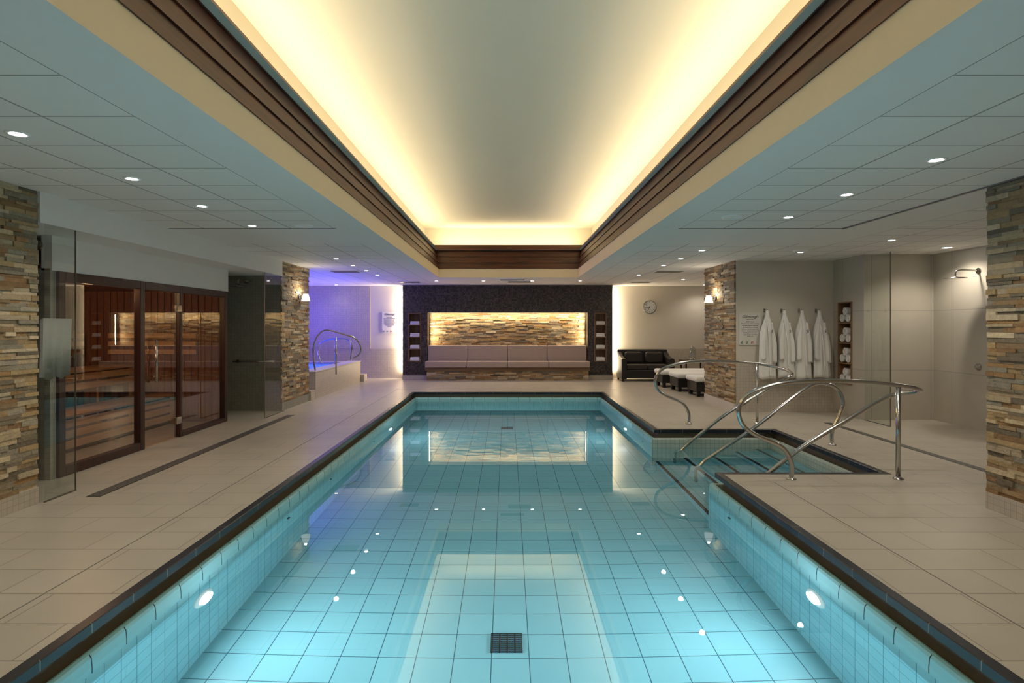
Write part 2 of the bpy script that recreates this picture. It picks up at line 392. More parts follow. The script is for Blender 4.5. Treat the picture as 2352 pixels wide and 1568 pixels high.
def f(b):
    b.box(-6.4, -4.2, 5.2, 5.27, 0, 1.95, 1); b.box(-6.4, -4.2, 8.42, 8.48, 0, 1.93, 0)
    b.box(-6.4, -6.3, 5.27, 8.42, 0, 1.93, 0); b.box(-6.3, -4.28, 5.27, 8.42, 1.93, 2.0, 0)
    y = 5.3
    while y < 8.4:
        b.box(-6.3, -6.285, y, y + .085, 0.02, 1.93, 0); y += .1
    x = -6.28
    while x < -4.35:
        b.box(x, x + .085, 8.405, 8.42, .02, 1.93, 0); x += .1
S("wall_sauna", f, [m_sauna, m_mosg])
bx("wall_alcove", m_mosg, (-5.2, -5.1, 8.48, 9.45, 0, 2.25), (-5.0, -4.9, 4.54, 5.2, 0, 2.25), (-6.6, -5.1, 9.3, 11.0, 0, 2.5))
bx("wall_entry", m_paint, (-6.6, -3.76, -3, 1.5, 0, 2.5), (3.75, 7, -3, 1.5, 0, 2.5))

# ------------------------------------------------------------------ ceiling
cx0, cx1, cy1, cy0 = -1.53, 1.58, 12.65, -2.0
def f(b):
    def r(x0, x1, y0, y1, m, z=H): b.quad([(x0, y0, z), (x0, y1, z), (x1, y1, z), (x1, y0, z)], m)
    r(-6.6, -1.92, 7.44, 14.6, 1); r(-3.75, -1.92, -3, 6.28, 1); r(-3.75, -1.92, 6.28, 7.44, 0); r(-1.92, cx0, -3, 15.4, 0)
    r(-6.6, -3.75, -3, 7.44, 0)
    r(-6.6, -1.92, 14.6, 15.4, 0)
    r(cx0, cx1, cy1, 15.4, 0); r(cx0, cx1, -3, cy0, 0)
    r(cx1, 1.92, -3, 15.4, 0); r(1.92, 3.72, -3, 6.28, 1); r(1.92, 3.72, 6.28, 7.44, 0); r(3.72, 4.32, -3, 7.44, 0); r(4.32, 7, -3, 7.44, 1)
    r(1.92, 7, 7.44, 14.6, 1); r(1.92, 7, 14.6, 15.4, 0)
    X0, X1, Y1, Y0, Z0, Z1 = -1.93, 1.98, 13.25, -2.4, 3.12, 3.70
    r(X0, X1, Y0, Y1, 2, Z1)
    for p, q in (((X0, Y0), (X0, Y1)), ((X0, Y1), (X1, Y1)), ((X1, Y1), (X1, Y0)), ((X1, Y0), (X0, Y0))):
        b.quad([(*p, Z0), (*q, Z0), (*q, Z1), (*p, Z1)], 2)
    r(X0, cx0 - .02, Y0, Y1, 2, Z0); r(cx1 + .02, X1, Y0, Y1, 2, Z0); r(cx0 - .02, cx1 + .02, cy1 + .02, Y1, 2, Z0); r(cx0 - .02, cx1 + .02, Y0, cy0 - .02, 2, Z0)
    for p, q in (((cx0, cy0), (cx0, cy1)), ((cx0, cy1), (cx1, cy1)), ((cx1, cy1), (cx1, cy0)), ((cx1, cy0), (cx0, cy0))):
        b.quad([(*p, H), (*q, H), (*q, 2.71), (*p, 2.71)], 3)
S("ceiling", f, [m_paint, m_ceil, m_coffer, m_cream])
bx("ceiling_slab", m_paint, (-6.7, 7.1, -3.1, 15.5, 3.9, 4.0))
# walnut boards around the coffer: lapped profile, each board leans outwards
def slats(side):
    def f(b):
        zz = 2.695
        for i in range(4):
            z0 = zz + .137 * i; z1 = z0 + .137; o0 = -.010 + .028 * i; o1 = o0 + .040; t = .02
            prof = [(o0, z0), (o1, z1 - .001), (o1 + t, z1 - .001), (o0 + t + .03, z0)]
            if side == 'L': rings = [[(cx0 - o, y + (o if k else 0), z) for o, z in prof] for k, y in enumerate((cy0 - .1, cy1))]
            if side == 'R': rings = [[(cx1 + o, y + (o if k else 0), z) for o, z in prof] for k, y in enumerate((cy0 - .1, cy1))]
            if side == 'F': rings = [[(x + (-o if k == 0 else o), cy1 + o, z) for o, z in prof] for k, x in enumerate((cx0, cx1))]
            b.ring_loft(rings, 0, True, False)
    return f
S("trim_1", slats('L'), m_wood); S("trim_2", slats('R'), m_wood); S("trim_3", slats('F'), m_woodx)
bx("trim_4", m_steel, (3.71, 3.73, -3, 6.28, 2.488, 2.5), (1.9, 3.72, 6.275, 6.285, 2.495, 2.5), (-3.75, -1.9, 6.275, 6.285, 2.495, 2.5))
WARM = (1, .79, .47)
yc = (cy0 + cy1) / 2; ln = cy1 - cy0
light('AREA', (cx0 - .31, yc, 3.19), 122, WARM, None, (math.pi, .8, 0), shape='RECTANGLE', size=.08, size_y=ln)
light('AREA', (cx1 + .31, yc, 3.19), 122, WARM, None, (math.pi, -.8, 0), shape='RECTANGLE', size=.08, size_y=ln)
light('AREA', (.02, cy1 + .38, 3.2), 22, WARM, None, (math.pi, 0, 0), shape='RECTANGLE', size=3.2, size_y=.08)
light('AREA', (-2.80, 15.33, 1.3), 40, (1, .82, .56), None, (0, math.radians(90), 0), shape='RECTANGLE', size=2.2, size_y=.05)
light('AREA', (2.82, 15.33, 1.3), 40, (1, .82, .56), None, (0, math.radians(-90), 0), shape='RECTANGLE', size=2.2, size_y=.05)
light('AREA', (0, 15.22, 1.755), 34, (1, .80, .5), None, (math.radians(25), 0, 0), shape='RECTANGLE', size=4.1, size_y=.025)
light('AREA', (-2.095, 15.22, 1.32), 13, (1, .80, .5), None, (0, math.radians(-90), 0), shape='RECTANGLE', size=.8, size_y=.025)
light('AREA', (2.115, 15.22, 1.32), 13, (1, .80, .5), None, (0, math.radians(90), 0), shape='RECTANGLE', size=.8, size_y=.025)

# ------------------------------------------------------------------ downlights
def downlight(x, y, p=16, r=.042, lit=True, z=H, col=(1, .90, .77)):
    b = B(); b.lathe([(r + .018, 0), (r + .016, -.006), (r, -.006), (r, 0)], (x, y, z), cap=False)
    d = b.done("recessed_downlight", m_white, origin=(x, y, z), label="small round recessed ceiling downlight, switched on", cat="ceiling light", group="recessed ceiling downlights")
    b = B(); b.lathe([(r * .8, -.003), (r * .75, -.005)], (x, y, z)); b.done("lens", m_lamp, parent=d, origin=(x, y, z))
    light('SPOT', (x, y, z - .02), p, col, d, (0, 0, 0), spot_size=math.radians(140), spot_blend=.7, shadow_soft_size=.04)
for y in (1.25, 2.2, 3.18, 4.15, 5.1, 6.1, 9.1, 10.1, 11.05, 12.0): downlight(-2.75, y, 28)
for y in (1.75, 2.7, 3.68, 4.65, 5.62, 8.1, 9.1, 10.1, 12.0): downlight(2.79, y, 28)
for x, y in ((4.84, 7.13), (5.5, 6.0), (4.3, 8.3), (-1.7, 13.6), (-.57, 13.6), (.6, 13.6), (1.75, 13.6), (5.2, 14.9), (4.1, 13.2), (4.9, 12.2)): downlight(x, y, 22)
downlight(-4.5, 14.9, 5)
downlight(6.06, 7.8, 60, .06)
def round_disc(x, y, r=.105):
    b = B(); b.lathe([(r, 0), (r * .96, -.012), (r * .75, -.012), (r * .7, -.004), (.01, -.004)], (x, y, H), cap=False)
    b.done("ceiling_speaker", m_white, origin=(x, y, H), label="round white speaker grille flush in ceiling", cat="speaker", group="ceiling speakers")
for x, y in ((-2.19, 6.08), (2.23, 5.6), (-2.3, 9.1), (4.2, 8.1)): round_disc(x, y)
def vent(x, y, w, d):
    b = B(); b.box(x - w / 2, x + w / 2, y - d / 2, y + d / 2, H - .01, H, 0)
    v = b.done("air_vent", m_white, origin=(x, y, H), label="rectangular slatted ventilation grille in ceiling", cat="air vent", group="ceiling air vents")
    b = B(); n = 6
    for i in range(n): b.box(x - w / 2 + .02, x + w / 2 - .02, y - d / 2 + .03 + i * (d - .06) / n, y - d / 2 + .03 + (i + .6) * (d - .06) / n, H - .016, H - .01)
    b.done("louvre", m_steel, parent=v, origin=(x, y, H - .016))
for q in ((-3.2, 11.2, .55, .4), (3.2, 11.2, .55, .4), (.3, 13.8, .6, .4), (-2.4, 13.9, .5, .35), (.12, 13.2, .6, .25), (3.3, 14.0, .5, .35)): vent(*q)

# ------------------------------------------------------------------ back bench
bench = empty("upholstered_bench", (0, 14.8, 0), "long taupe cushioned bench on stone base in lit niche", "bench")
stones("stone_base", 'Y', 14.72, -1, -2.09, 2.11, 0.0, .25, 21, dmax=.04, parent=bench)
b = B(); b.box(-2.09, 2.11, 14.72, 14.97, 0.0, .25); b.box(-2.13, 2.15, 14.66, 14.97, .25, .33, 1, .005)
b.done("plinth", [m_mosg, m_plinth], parent=bench, origin=(0, 14.8, 0), label="wooden plinth under cushions")
for i in range(4):
    x0 = -2.13 + i * 1.07; x1 = x0 + 1.064
    b = B(); b.box(x0, x1, 14.62, 14.975, .335, .50, 0, .025, 3); b.done("seat_cushion", m_cush, parent=bench, origin=(x0, 14.8, .335))
    x0 = -2.095 + i * 1.052; x1 = x0 + 1.046
    b = B(); b.box(x0, x1, 15.0, 15.13, .42, .90, 0, .025, 3); b.done("backrest_cushion", m_cush, parent=bench, origin=(x0, 15.06, .42))
b = B(); b.box(-2.1, 2.12, 14.98, 15.13, .0, .41, 0); b.box(-2.1, 2.12, 15.14, 15.34, 0, .855); b.done("bench_carcass", m_plinth, parent=bench, origin=(0, 15.1, 0))
def towel_fold(b, x0, x1, y0, y1, z0):
    for k in range(3): b.box(x0 + .004 * k, x1 - .003 * k, y0 + .004 * k, y1, z0 + k * .032, z0 + k * .032 + .031, 0, .013, 3)
for x0, x1, tag in ((xs[1], xs[2], 0), (xs[5], xs[6], 1)):
    sh = empty("towel_shelf", ((x0 + x1) / 2, 15.1, .47), "oak-lined open towel shelf set in dark mosaic wall", "shelf")
    b = B(); t = .02
    b.box(x0 + .002, x0 + t, 14.985, 15.265, .475, 1.765); b.box(x1 - t, x1 - .002, 14.985, 15.265, .475, 1.765)
    b.box(x0 + t, x1 - t, 15.25, 15.265, .475, 1.765)
    b.done("carcass", m_oak, parent=sh, origin=((x0 + x1) / 2, 15.1, .47))
    for i in range(5):
        z = .475 + i * (1.27 / 4)
        b = B(); b.box(x0 + t, x1 - t, 14.985, 15.25, z, z + t); b.done("shelf_board", m_oak, parent=sh, origin=((x0 + x1) / 2, 15.1, z))
        if i < 4:
            b = B(); towel_fold(b, x0 + .04, x1 - .04, 14.99, 15.2, z + t + .001)
            b.done("folded_towel", m_towel, origin=((x0 + x1) / 2, 15.1, z + t), label="folded white towel on oak shelf", cat="towel", group="folded towels on wall shelves")
# clock
ck = empty("wall_clock", (3.87, 15.39, 1.93), "round white wall clock with black numerals", "clock")
b = B(); b.lathe([(.185, 0), (.185, -.03), (.175, -.04), (.165, -.03), (.165, -.012)], (3.87, 15.4, 1.93), 'Y', n=48, cap=False); b.done("rim", m_steel, parent=ck, origin=(3.87, 15.39, 1.93))
b = B(); b.lathe([(.168, -.008), (.168, -.012)], (3.87, 15.4, 1.93), 'Y', n=48); b.done("dial", m_white, parent=ck, origin=(3.87, 15.39, 1.93))
for n in range(1, 13):
    a = math.radians(90 - 30 * n)
    text_mesh(str(n), .05, m_ink, (3.87 + .13 * math.cos(a), 15.385, 1.93 + .13 * math.sin(a)), ck, name="numeral")
for ang, ll in ((200, .09), (262, .125)):
    a = math.radians(90 - ang); dx, dz = math.cos(a), math.sin(a); b = B()
    px, pz = -dz * .008, dx * .008
    c0 = Vector((3.87 - dx * .02, 15.38, 1.93 - dz * .02)); c1 = Vector((3.87 + dx * ll, 15.38, 1.93 + dz * ll))
    b.quad([c0 + Vector((px, 0, pz)), c1 + Vector((px * .5, 0, pz * .5)), c1 - Vector((px * .5, 0, pz * .5)), c0 - Vector((px, 0, pz))])
    b.done("clock_hand", m_ink, parent=ck, origin=(3.87, 15.38, 1.93))
def sign(x0, x1, y, z0, z1, lab):
    xc = (x0 + x1) / 2; s = empty("rules_sign", (xc, y, z0), lab, "sign")
    b = B(); b.box(x0, x1, y - .008, y, z0, z1); b.done("panel", m_sign, parent=s, origin=(xc, y, z0))
    w = x1 - x0
    text_mesh("Gilmorgh", w * .19, m_ink, (xc, y - .009, z1 - .07), s, shear=.3)
    text_mesh("HEALTH CLUB", w * .05, m_ink, (xc, y - .009, z1 - .115), s)
    lines = ["POOL RULES", "Please shower before entering", "the pool, sauna or spa bath", "No diving and no running", "Children must be supervised", "No food or glass by the pool", "No lifeguard is on duty", "Swim at your own risk", "Thank you"]
    for i, t in enumerate(lines): text_mesh(t, w * .066, m_ink, (xc, y - .009, z1 - .155 - i * .030), s)
    for k in range(3):
        c = (x0 + w * (.12 + .24 * k), y - .010, z0 + .045)
        b = B(); b.lathe([(.022, 0), (.017, 0)], c, 'Y', n=20, cap=False); b.tube([(c[0] - .014, c[1], c[2] - .014), (c[0] + .014, c[1], c[2] + .014)], .003, n=6, sm=0)
        b.done("symbol", m_red if k == 2 else m_ink, parent=s, origin=c)
sign(-3.40, -3.0, 15.395, 1.22, 1.80, "pale rules notice panel on back wall")
sign(3.83, 4.19, 9.355, 1.10, 1.64, "pale rules notice panel beside the robes")

# ------------------------------------------------------------------ robes
def robe(x, k, lean):
    rnd = random.Random(k); y = 9.25; zt, zb = 1.67, .56 + .02 * (k % 2)
    e = empty("bathrobe", (x, y, zb), "white terry bathrobe hanging from a wall hook", "bathrobe", "row of white bathrobes")
    def body(wf, df, z1, z0, x_off, ph, yc=0, nf=7, amp=.14):
        rings = []; R = 22
        for i in range(R + 1):
            t = i / R; z = z1 + (z0 - z1) * t; w = wf(t); d = df(t); ring = []
            for j in range(48):
                a = 2 * math.pi * j / 48
                fo = 1 + amp * min(1, t * 1.6) * math.sin(nf * a + ph + t * 1.2)
                dz = .012 * math.sin(3 * a + ph) * t
                ring.append((x + x_off(t) + w * math.cos(a) * (1 + .3 * (fo - 1)), y + yc + d * math.sin(a) * fo, z + dz))
            rings.append(ring)
        bb = B(); bb.ring_loft(rings); return bb
    sm = lambda t: t * t * (3 - 2 * t)
    wf = lambda t: .022 + .085 * sm(min(1, t / .38)) + .03 * t
    body(wf, lambda t: .02 + .05 * sm(min(1, t / .3)), zt, zb, lambda t: lean * t, rnd.uniform(0, 6)).done("robe_body", m_towel, parent=e, origin=(x, y, zb))
    for sx in (-1, 1):
        swf = lambda t: .016 + .022 * sm(min(1, t / .5))
        bb = body(swf, lambda t: .02 + .022 * t, zt - .2, zt - .80 - .04 * (sx > 0), lambda t: sx * (.05 + .04 * sm(min(1, t * 1.6))) + lean * (.15 + .5 * t), rnd.uniform(0, 6), yc=-.055, nf=4, amp=.1)
        bb.done("sleeve", m_towel, parent=e, origin=(x, y, zt - .2))
    bb = B(); bb.tube([(x - .04, y - .068, zt - .14), (x - .015 + lean * .3, y - .095, zt - .4), (x + lean * .6, y - .10, zt - .75), (x + .01 + lean, y - .095, zb + .04)], .010, n=8)
    bb.done("lapel", m_towel, parent=e, origin=(x, y, zt - .2))
    bb = B(); c = Vector((x + .035 + lean * .3, y - .10, zt - .34))
    bb.tube([c + Vector((-.016, 0, .014)), c + Vector((0, -.003, .022)), c + Vector((.008, -.003, .004)), c + Vector((-.01, -.002, -.008)), c + Vector((.014, 0, -.014))], .004, n=6)
    bb.done("embroidery", m_ink, parent=e, origin=c)
    bb = B(); bb.box(x - .015, x + .015, 9.345, 9.36, zt - .03, zt + .03); bb.tube([(x, 9.35, zt - .005), (x, 9.3, zt - .01), (x, 9.27, zt + .0), (x, 9.262, zt + .025)], .006, n=8)
    bb.done("coat_hook", m_chrome, origin=(x, 9.35, zt), label="small chrome wall hook holding a bathrobe", cat="hook", group="robe hooks")
for k, x in enumerate((4.25, 4.53, 4.82, 5.10)): robe(x, k, (0, .03, .02, .04)[k])

sh = empty("towel_shelf", (5.45, 9.02, .49), "oak-lined recessed niche holding rolled white towels", "shelf")
b = B(); b.box(5.375, 5.56, 8.842, 8.86, .492, 1.798); b.box(5.375, 5.56, 9.19, 9.208, .492, 1.798); b.box(5.55, 5.565, 8.86, 9.19, .492, 1.798)
b.done("carcass", m_oak, parent=sh, origin=(5.45, 9.02, .49))
for i in range(5):
    z = .492 + i * (1.288 / 4)
    b = B(); b.box(5.375, 5.55, 8.86, 9.19, z, z + .018); b.done("shelf_board", m_oak, parent=sh, origin=(5.45, 9.02, z))
    if i < 4:
        for j in range(3):
            r = .068; yc_ = (8.94, 9.105, 9.02)[j]; zc = z + .018 + r + (0, 0, .108)[j]
            b = B()
            sp = [(.012 + (r - .012) * t / 48, t * 2 * math.pi * 3.2 / 48) for t in range(49)]
            outer = [(yc_ + q * math.cos(a), zc + q * math.sin(a)) for q, a in sp]
            inner = [(yc_ + max(q - .012, .002) * math.cos(a), zc + max(q - .012, .002) * math.sin(a)) for q, a in sp]
            prof = outer + inner[::-1]
            b.ring_loft([[(5.385, p, q) for p, q in prof], [(5.545, p, q) for p, q in prof]], cap=False)
            for k in range(len(outer) - 1):
                b.quad([(5.385, *outer[k]), (5.385, *outer[k + 1]), (5.385, *inner[k + 1]), (5.385, *inner[k])])
            b.done("rolled_towel", m_towel, origin=(5.46, yc_, z + .018), label="rolled white towel in oak niche", cat="towel", group="rolled towels in niche")

# ------------------------------------------------------------------ sconces
def sconce(x, y, z, s):
    e = empty("wall_sconce", (x, y, z), "small white wall lamp with flared shade on stone pillar, lit", "wall lamp", "pillar wall lamps")
    b = B(); b.lathe([(.045, 0), (.045, .02 * s), (.02, .03 * s)], (x, y, z + .02), 'X', n=20); b.tube([(x + .02 * s, y, z + .02), (x + .07 * s, y, z + .05), (x + .11 * s, y, z + .06)], .008, n=8)
    b.done("bracket", m_chrome, parent=e, origin=(x, y, z))
    b = B(); b.lathe([(.045, .065), (.08, -.065), (.074, -.065), (.04, .06)], (x + .12 * s, y, z), n=28, cap=False); b.done("lamp_shade", m_shade, parent=e, origin=(x + .12 * s, y, z))
    light('POINT', (x + .12 * s, y, z + .09), 6, (1, .88, .7), e, shadow_soft_size=.02)
sconce(-3.75, 10.2, 1.93, 1); sconce(3.75, 10.2, 1.90, -1)

# ------------------------------------------------------------------ sauna front
sf = empty("sauna_glass_front", (-4.2, 6.85, 0), "dark timber framed sauna front with tinted glass panes", "sauna front")
X0, X1 = -4.25, -4.17
b = B()
for q in ((5.27, 5.35, 0, 1.93), (6.44, 6.52, 0, 1.93), (7.22, 7.27, 0, 1.93), (8.36, 8.44, 0, 1.93)): b.box(X0, X1, q[0], q[1], q[2], q[3], 0, .006)
b.box(X0, X1, 5.35, 6.44, 0, .09, 0, .006); b.box(X0, X1, 7.27, 8.36, 0, .06, 0, .006)
for a, c in ((5.35, 6.44), (6.52, 7.22), (7.27, 8.36)): b.box(X0, X1, a, c, 1.84, 1.93, 0, .006)
b.done("frame", m_frame, parent=sf, origin=(-4.2, 6.85, 0))
for a, c, z in ((5.35, 6.44, .09), (7.27, 8.36, .06)):
    b = B(); b.quad([(-4.21, a, z), (-4.21, c, z), (-4.21, c, 1.84), (-4.21, a, 1.84)]); b.done("glass_pane", m_glasss, parent=sf, origin=(-4.21, a, z))
b = B(); b.quad([(-4.20, 6.53, .015), (-4.20, 7.205, .015), (-4.20, 7.205, 1.83), (-4.20, 6.53, 1.83)])
dr = b.done("sauna_door", m_glasss, parent=sf, origin=(-4.2, 7.2, .0), label="frameless tinted glass door")
b = B(); b.tube([(-4.15, 6.70, .75), (-4.15, 6.70, 1.25)], .014, n=12, sm=0)
for z in (.82, 1.18): b.tube([(-4.20, 6.70, z), (-4.15, 6.70, z)], .008, n=8, sm=0)
b.done("door_handle", m_chrome, parent=dr, origin=(-4.15, 6.7, 1), label="vertical chrome pull handle")
for z in (.22, 1.64):
    b = B(); b.box(-4.20, -4.165, 7.14, 7.25, z - .045, z + .045, 0, .006); b.done("hinge", m_chrome, parent=dr, origin=(-4.18, 7.2, z))
def sbench(x0, x1, y0, y1, h, nfront):
    e = empty("sauna_bench", ((x0 + x1) / 2, (y0 + y1) / 2, 0), "slatted pale timber sauna bench", "sauna bench")
    b = B(); x = x0
    while x < x1 - .05: b.box(x, x + .075, y0, y1, h - .03, h, 0, .005); x += .09
    b.done("seat", m_bench, parent=e, origin=(x0, y0, h))
    b = B()
    for i in range(nfront): b.box(x1 - .02, x1, y0, y1, h - .13 - i * .115, h - .045 - i * .115, 0, .004)
    b.done("front_slats", m_bench, parent=e, origin=(x1, y0, 0))
    for yy in (y0 + .1, (y0 + y1) / 2, y1 - .1):
        b = B(); b.box(x1 - .07, x1 - .025, yy - .025, yy + .025, 0, h - .03); b.box(x0 + .01, x0 + .05, yy - .025, yy + .025, 0, h - .03)
        b.done("leg", m_bench, parent=e, origin=(x1 - .05, yy, 0))
    return e
sbench(-5.4, -4.85, 5.6, 8.38, .42, 3)
sb = sbench(-6.0, -5.45, 5.6, 8.38, .85, 2)
b = B()
for z in (1.0, 1.12, 1.24): b.box(-6.28, -6.24, 5.6, 8.35, z, z + .07, 0, .004)
for y in (5.8, 7.0, 8.2): b.box(-6.283, -6.28, y, y + .05, .95, 1.35)
b.done("backrest", m_bench, origin=(-6.26, 7, 1), parent=sb)
b = B()
for z in (1.0, 1.12, 1.24): b.box(-5.9, -4.6, 8.36, 8.4, z, z + .07, 0, .004)
b.done("backrest", m_bench, origin=(-5.2, 8.38, 1), parent=sb)
light('POINT', (-6.1, 5.5, 1.8), 38, (1, .66, .34), None, shadow_soft_size=.05)
light('POINT', (-4.6, 6.2, 1.85), 11, (1, .68, .38), None, shadow_soft_size=.05)

def screen(pts, lab):
    (x0, y0), (x1, y1), z = pts; e = empty("glass_screen", ((x0 + x1) / 2, (y0 + y1) / 2, 0), lab, "glass screen")
    b = B()
    b.quad([(x0, y0, .004), (x0, y1, .004), (x0, y1, z), (x0, y0, z)]); b.done("glass_pane", m_glass, parent=e, origin=(x0, y0, 0))
    b = B(); b.box(x0 - .008, x0 + .008, y0, y1, 0, .008)
    yy = y1 - .006 if y1 < 6 else y0
    b.box(x0 - .005, x0 + .005, yy, yy + .006, .008, z)
    b.done("edge_profile", m_steel, parent=e, origin=(x0, y0, 0))
screen(((-3.72, 4.55), (-3.72, 4.88), 2.24), "clear glass shower screen beside stone pillar")
screen(((-3.72, 8.68), (-3.72, 9.44), 2.24), "clear glass shower screen at shower alcove")
screen(((5.39, 7.96), (5.39, 8.54), 2.46), "clear glass screen of walk-in shower")
bb = B(); rings = []
for k in range(25):
    y = 4.56 + .30 * k / 24; o = .014 * math.sin(k * .95); wv = .012 * math.sin(k * .6 + 1)
    rings.append([(-3.735 + o * .3, y, 1.48), (-3.765 + o, y, 1.47), (-3.765 + o, y, 1.2), (-3.772 + o, y, .99 + wv), (-3.748 + o * .5, y, .99 + wv)])
bb.ring_loft(rings); bb.done("hanging_towel", m_greytowel, origin=(-3.75, 4.7, .99), label="grey towel hanging behind the glass screen", cat="towel")

b = B(); b.tube([(-4.55, 9.39, .83), (-3.86, 9.39, .83)], .014, sm=0)
for x in (-4.5, -3.9): b.tube([(x, 9.39, .83), (x, 9.45, .83)], .010, sm=0, n=8); b.lathe([(.028, 0), (.028, -.006)], (x, 9.45, .83), 'Y', n=16)
b.done("grab_rail", m_chrome, origin=(-4.2, 9.4, .83), label="chrome grab rail on tiled alcove wall", cat="grab rail")
def shower(base, dirx, diry, L_, lab, axis):
    x, y, z = base; e = empty("wall_mounted_shower", base, lab, "shower")
    b = B(); b.lathe([(.04, 0), (.04, .012 * (dirx + diry))], base, axis, n=20)
    b.tube([(x, y, z), (x + dirx * L_ * .5, y + diry * L_ * .5, z + .01), (x + dirx * L_ * .93, y + diry * L_ * .93, z), (x + dirx * L_, y + diry * L_, z - .07)], .012, n=10)
    b.done("shower_arm", m_chrome, parent=e, origin=base)
    b = B(); cx, cy = x + dirx * L_, y + diry * L_
    b.lathe([(.02, -.07), (.03, -.085), (.13, -.095), (.135, -.105), (.12, -.108)], (cx, cy, z), n=32); b.done("spray_plate", m_chrome, parent=e, origin=(cx, cy, z - .1))
    return e
sh1 = shower((6.44, 7.73, 2.17), -1, 0, .32, "round chrome rain shower head on tiled wall", 'X')
shower((-4.35, 9.45, 2.16), 0, -1, .3, "chrome shower head in tiled alcove", 'Y')
shower((-4.3, 5.2, 2.16), 0, -1, .3, "chrome shower head behind glass screen", 'Y')
b = B(); b.lathe([(.045, 0), (.045, -.012), (.02, -.02), (.02, -.05)], (6.44, 7.73, .86), 'X', n=24); b.done("shower_valve", m_chrome, parent=sh1, origin=(6.44, 7.73, .86), label="round chrome shower valve")

def drain(x0, x1, y0, y1):
    e = empty("channel_drain", ((x0 + x1) / 2, (y0 + y1) / 2, 0), "narrow steel channel drain set in floor tiles", "floor drain", "floor channel drains")
    b = B(); b.box(x0, x1, y0, y1, 0.0005, .003); b.done("drain_frame", m_steel, parent=e, origin=(x0, y0, 0))
    b = B(); b.box(x0 + .012, x1 - .012, y0 + .012, y1 - .012, .003, .005); b.done("grate", m_grate, parent=e, origin=(x0, y0, 0))
drain(-3.50, -3.38, 4.7, 9.0); drain(4.64, 4.74, 5.2, 8.3)

# ------------------------------------------------------------------ pool handrails
def flange(b, x, y, z=0): b.lathe([(.045, 0), (.045, .008), (.03, .016), (.022, .03)], (x, y, z), n=24)
def side_rail(ydeck, ypool, lab):
    e = empty("pool_handrail", (3.0, ydeck, 0), lab, "handrail", "chrome pool handrails")
    ym = (ydeck + ypool) / 2
    b = B(); b.tube([(2.63, ydeck, 0), (2.63, ydeck, .15), (2.54, ydeck, .30), (2.30, ydeck, .41), (2.17, ydeck, .52), (2.15, ydeck, .67), (2.26, ydeck, .80), (2.52, ydeck, .88), (2.84, ydeck, .91), (3.30, ydeck, .90), (3.66, ydeck, .865), (3.86, ydeck + (ym - ydeck) * .35, .825), (3.93, ym, .79), (3.86, ym + (ypool - ym) * .75, .755), (3.70, ypool, .69),
                     (3.35, ypool, .48), (2.94, ypool, .235), (2.62, ypool, -.01), (2.40, ypool, -.19), (2.27, ypool, -.36), (2.25, ypool, -.62), (2.25, ypool, -.99)], .021, n=14)
    b.done("rail_tube", m_chrome, parent=e, origin=(3, ydeck, 0))
    b = B(); b.tube([(3.62, ydeck, 0), (3.62, ydeck, .87)], .021, sm=0, n=14); b.done("post", m_chrome, parent=e, origin=(3.62, ydeck, 0))
    for x in (2.63, 3.62):
        b = B(); flange(b, x, ydeck); b.done("base_flange", m_chrome, parent=e, origin=(x, ydeck, 0))
side_rail(5.24, 5.60, "polished curved handrail on deck beside pool steps")
side_rail(8.20, 7.60, "polished curved handrail on far deck of pool steps")
e = empty("pool_handrail", (3.87, 6.74, 0), "polished curved centre handrail leading down the pool steps", "handrail", "chrome pool handrails")
b = B(); b.tube([(3.87, 6.74, 0), (3.87, 6.74, .16), (3.95, 6.74, .34), (4.0, 6.74, .50), (3.94, 6.74, .66), (3.78, 6.74, .735), (3.6, 6.74, .70), (3.29, 6.74, .476), (2.93, 6.74, .20), (2.5, 6.74, -.09), (2.32, 6.74, -.22), (2.25, 6.74, -.40), (2.25, 6.74, -.99)], .021, n=14)
b.done("rail_tube", m_chrome, parent=e, origin=(3.87, 6.74, 0))
b = B(); flange(b, 3.87, 6.74); b.done("base_flange", m_chrome, parent=e, origin=(3.87, 6.74, 0))

# ------------------------------------------------------------------ spa tub
tub = empty("spa_bath", (-5, 12.7, 0), "raised mosaic-tiled spa bath with glowing blue water", "hot tub")
b = B(); x0, x1, y0, y1, z = -6.59, -3.73, 11.02, 14.4, .515; t = .3
b.box(x1 - t, x1, y0, y1, 0, z); b.box(x0, x0 + t, y0, y1, 0, z); b.box(x0 + t, x1 - t, y0, y0 + t, 0, z); b.box(x0 + t, x1 - t, y1 - t, y1, 0, z)
b.done("tub_surround", m_mos, parent=tub, origin=(-5, 12.7, 0))
b = B(); b.box(x1 - t - .02, x1 + .012, y0 - .012, y1 + .012, z, z + .02, 0, .004); b.box(x0 + t, x1 - t - .02, y0 - .012, y0 + t, z, z + .02, 0, .004)
b.done("rim_tile", m_wall, parent=tub, origin=(-5, 12.7, z))
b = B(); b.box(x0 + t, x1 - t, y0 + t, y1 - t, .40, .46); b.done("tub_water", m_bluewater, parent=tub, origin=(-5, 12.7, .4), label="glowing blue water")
for q in ((-4.6, -3.73, 10.76, 11.005, .18), (-3.9, -3.64, 14.42, 14.7, .18)):
    b = B(); b.box(q[0], q[1], q[2], q[3], 0, q[4], 0, .004); b.done("entry_step", m_mos, parent=tub, origin=(q[0], q[2], 0))
def P(px, py, d): return ((px - 1165) * d / 1300, d, 1.42 - (py - 748) * d / 1300)
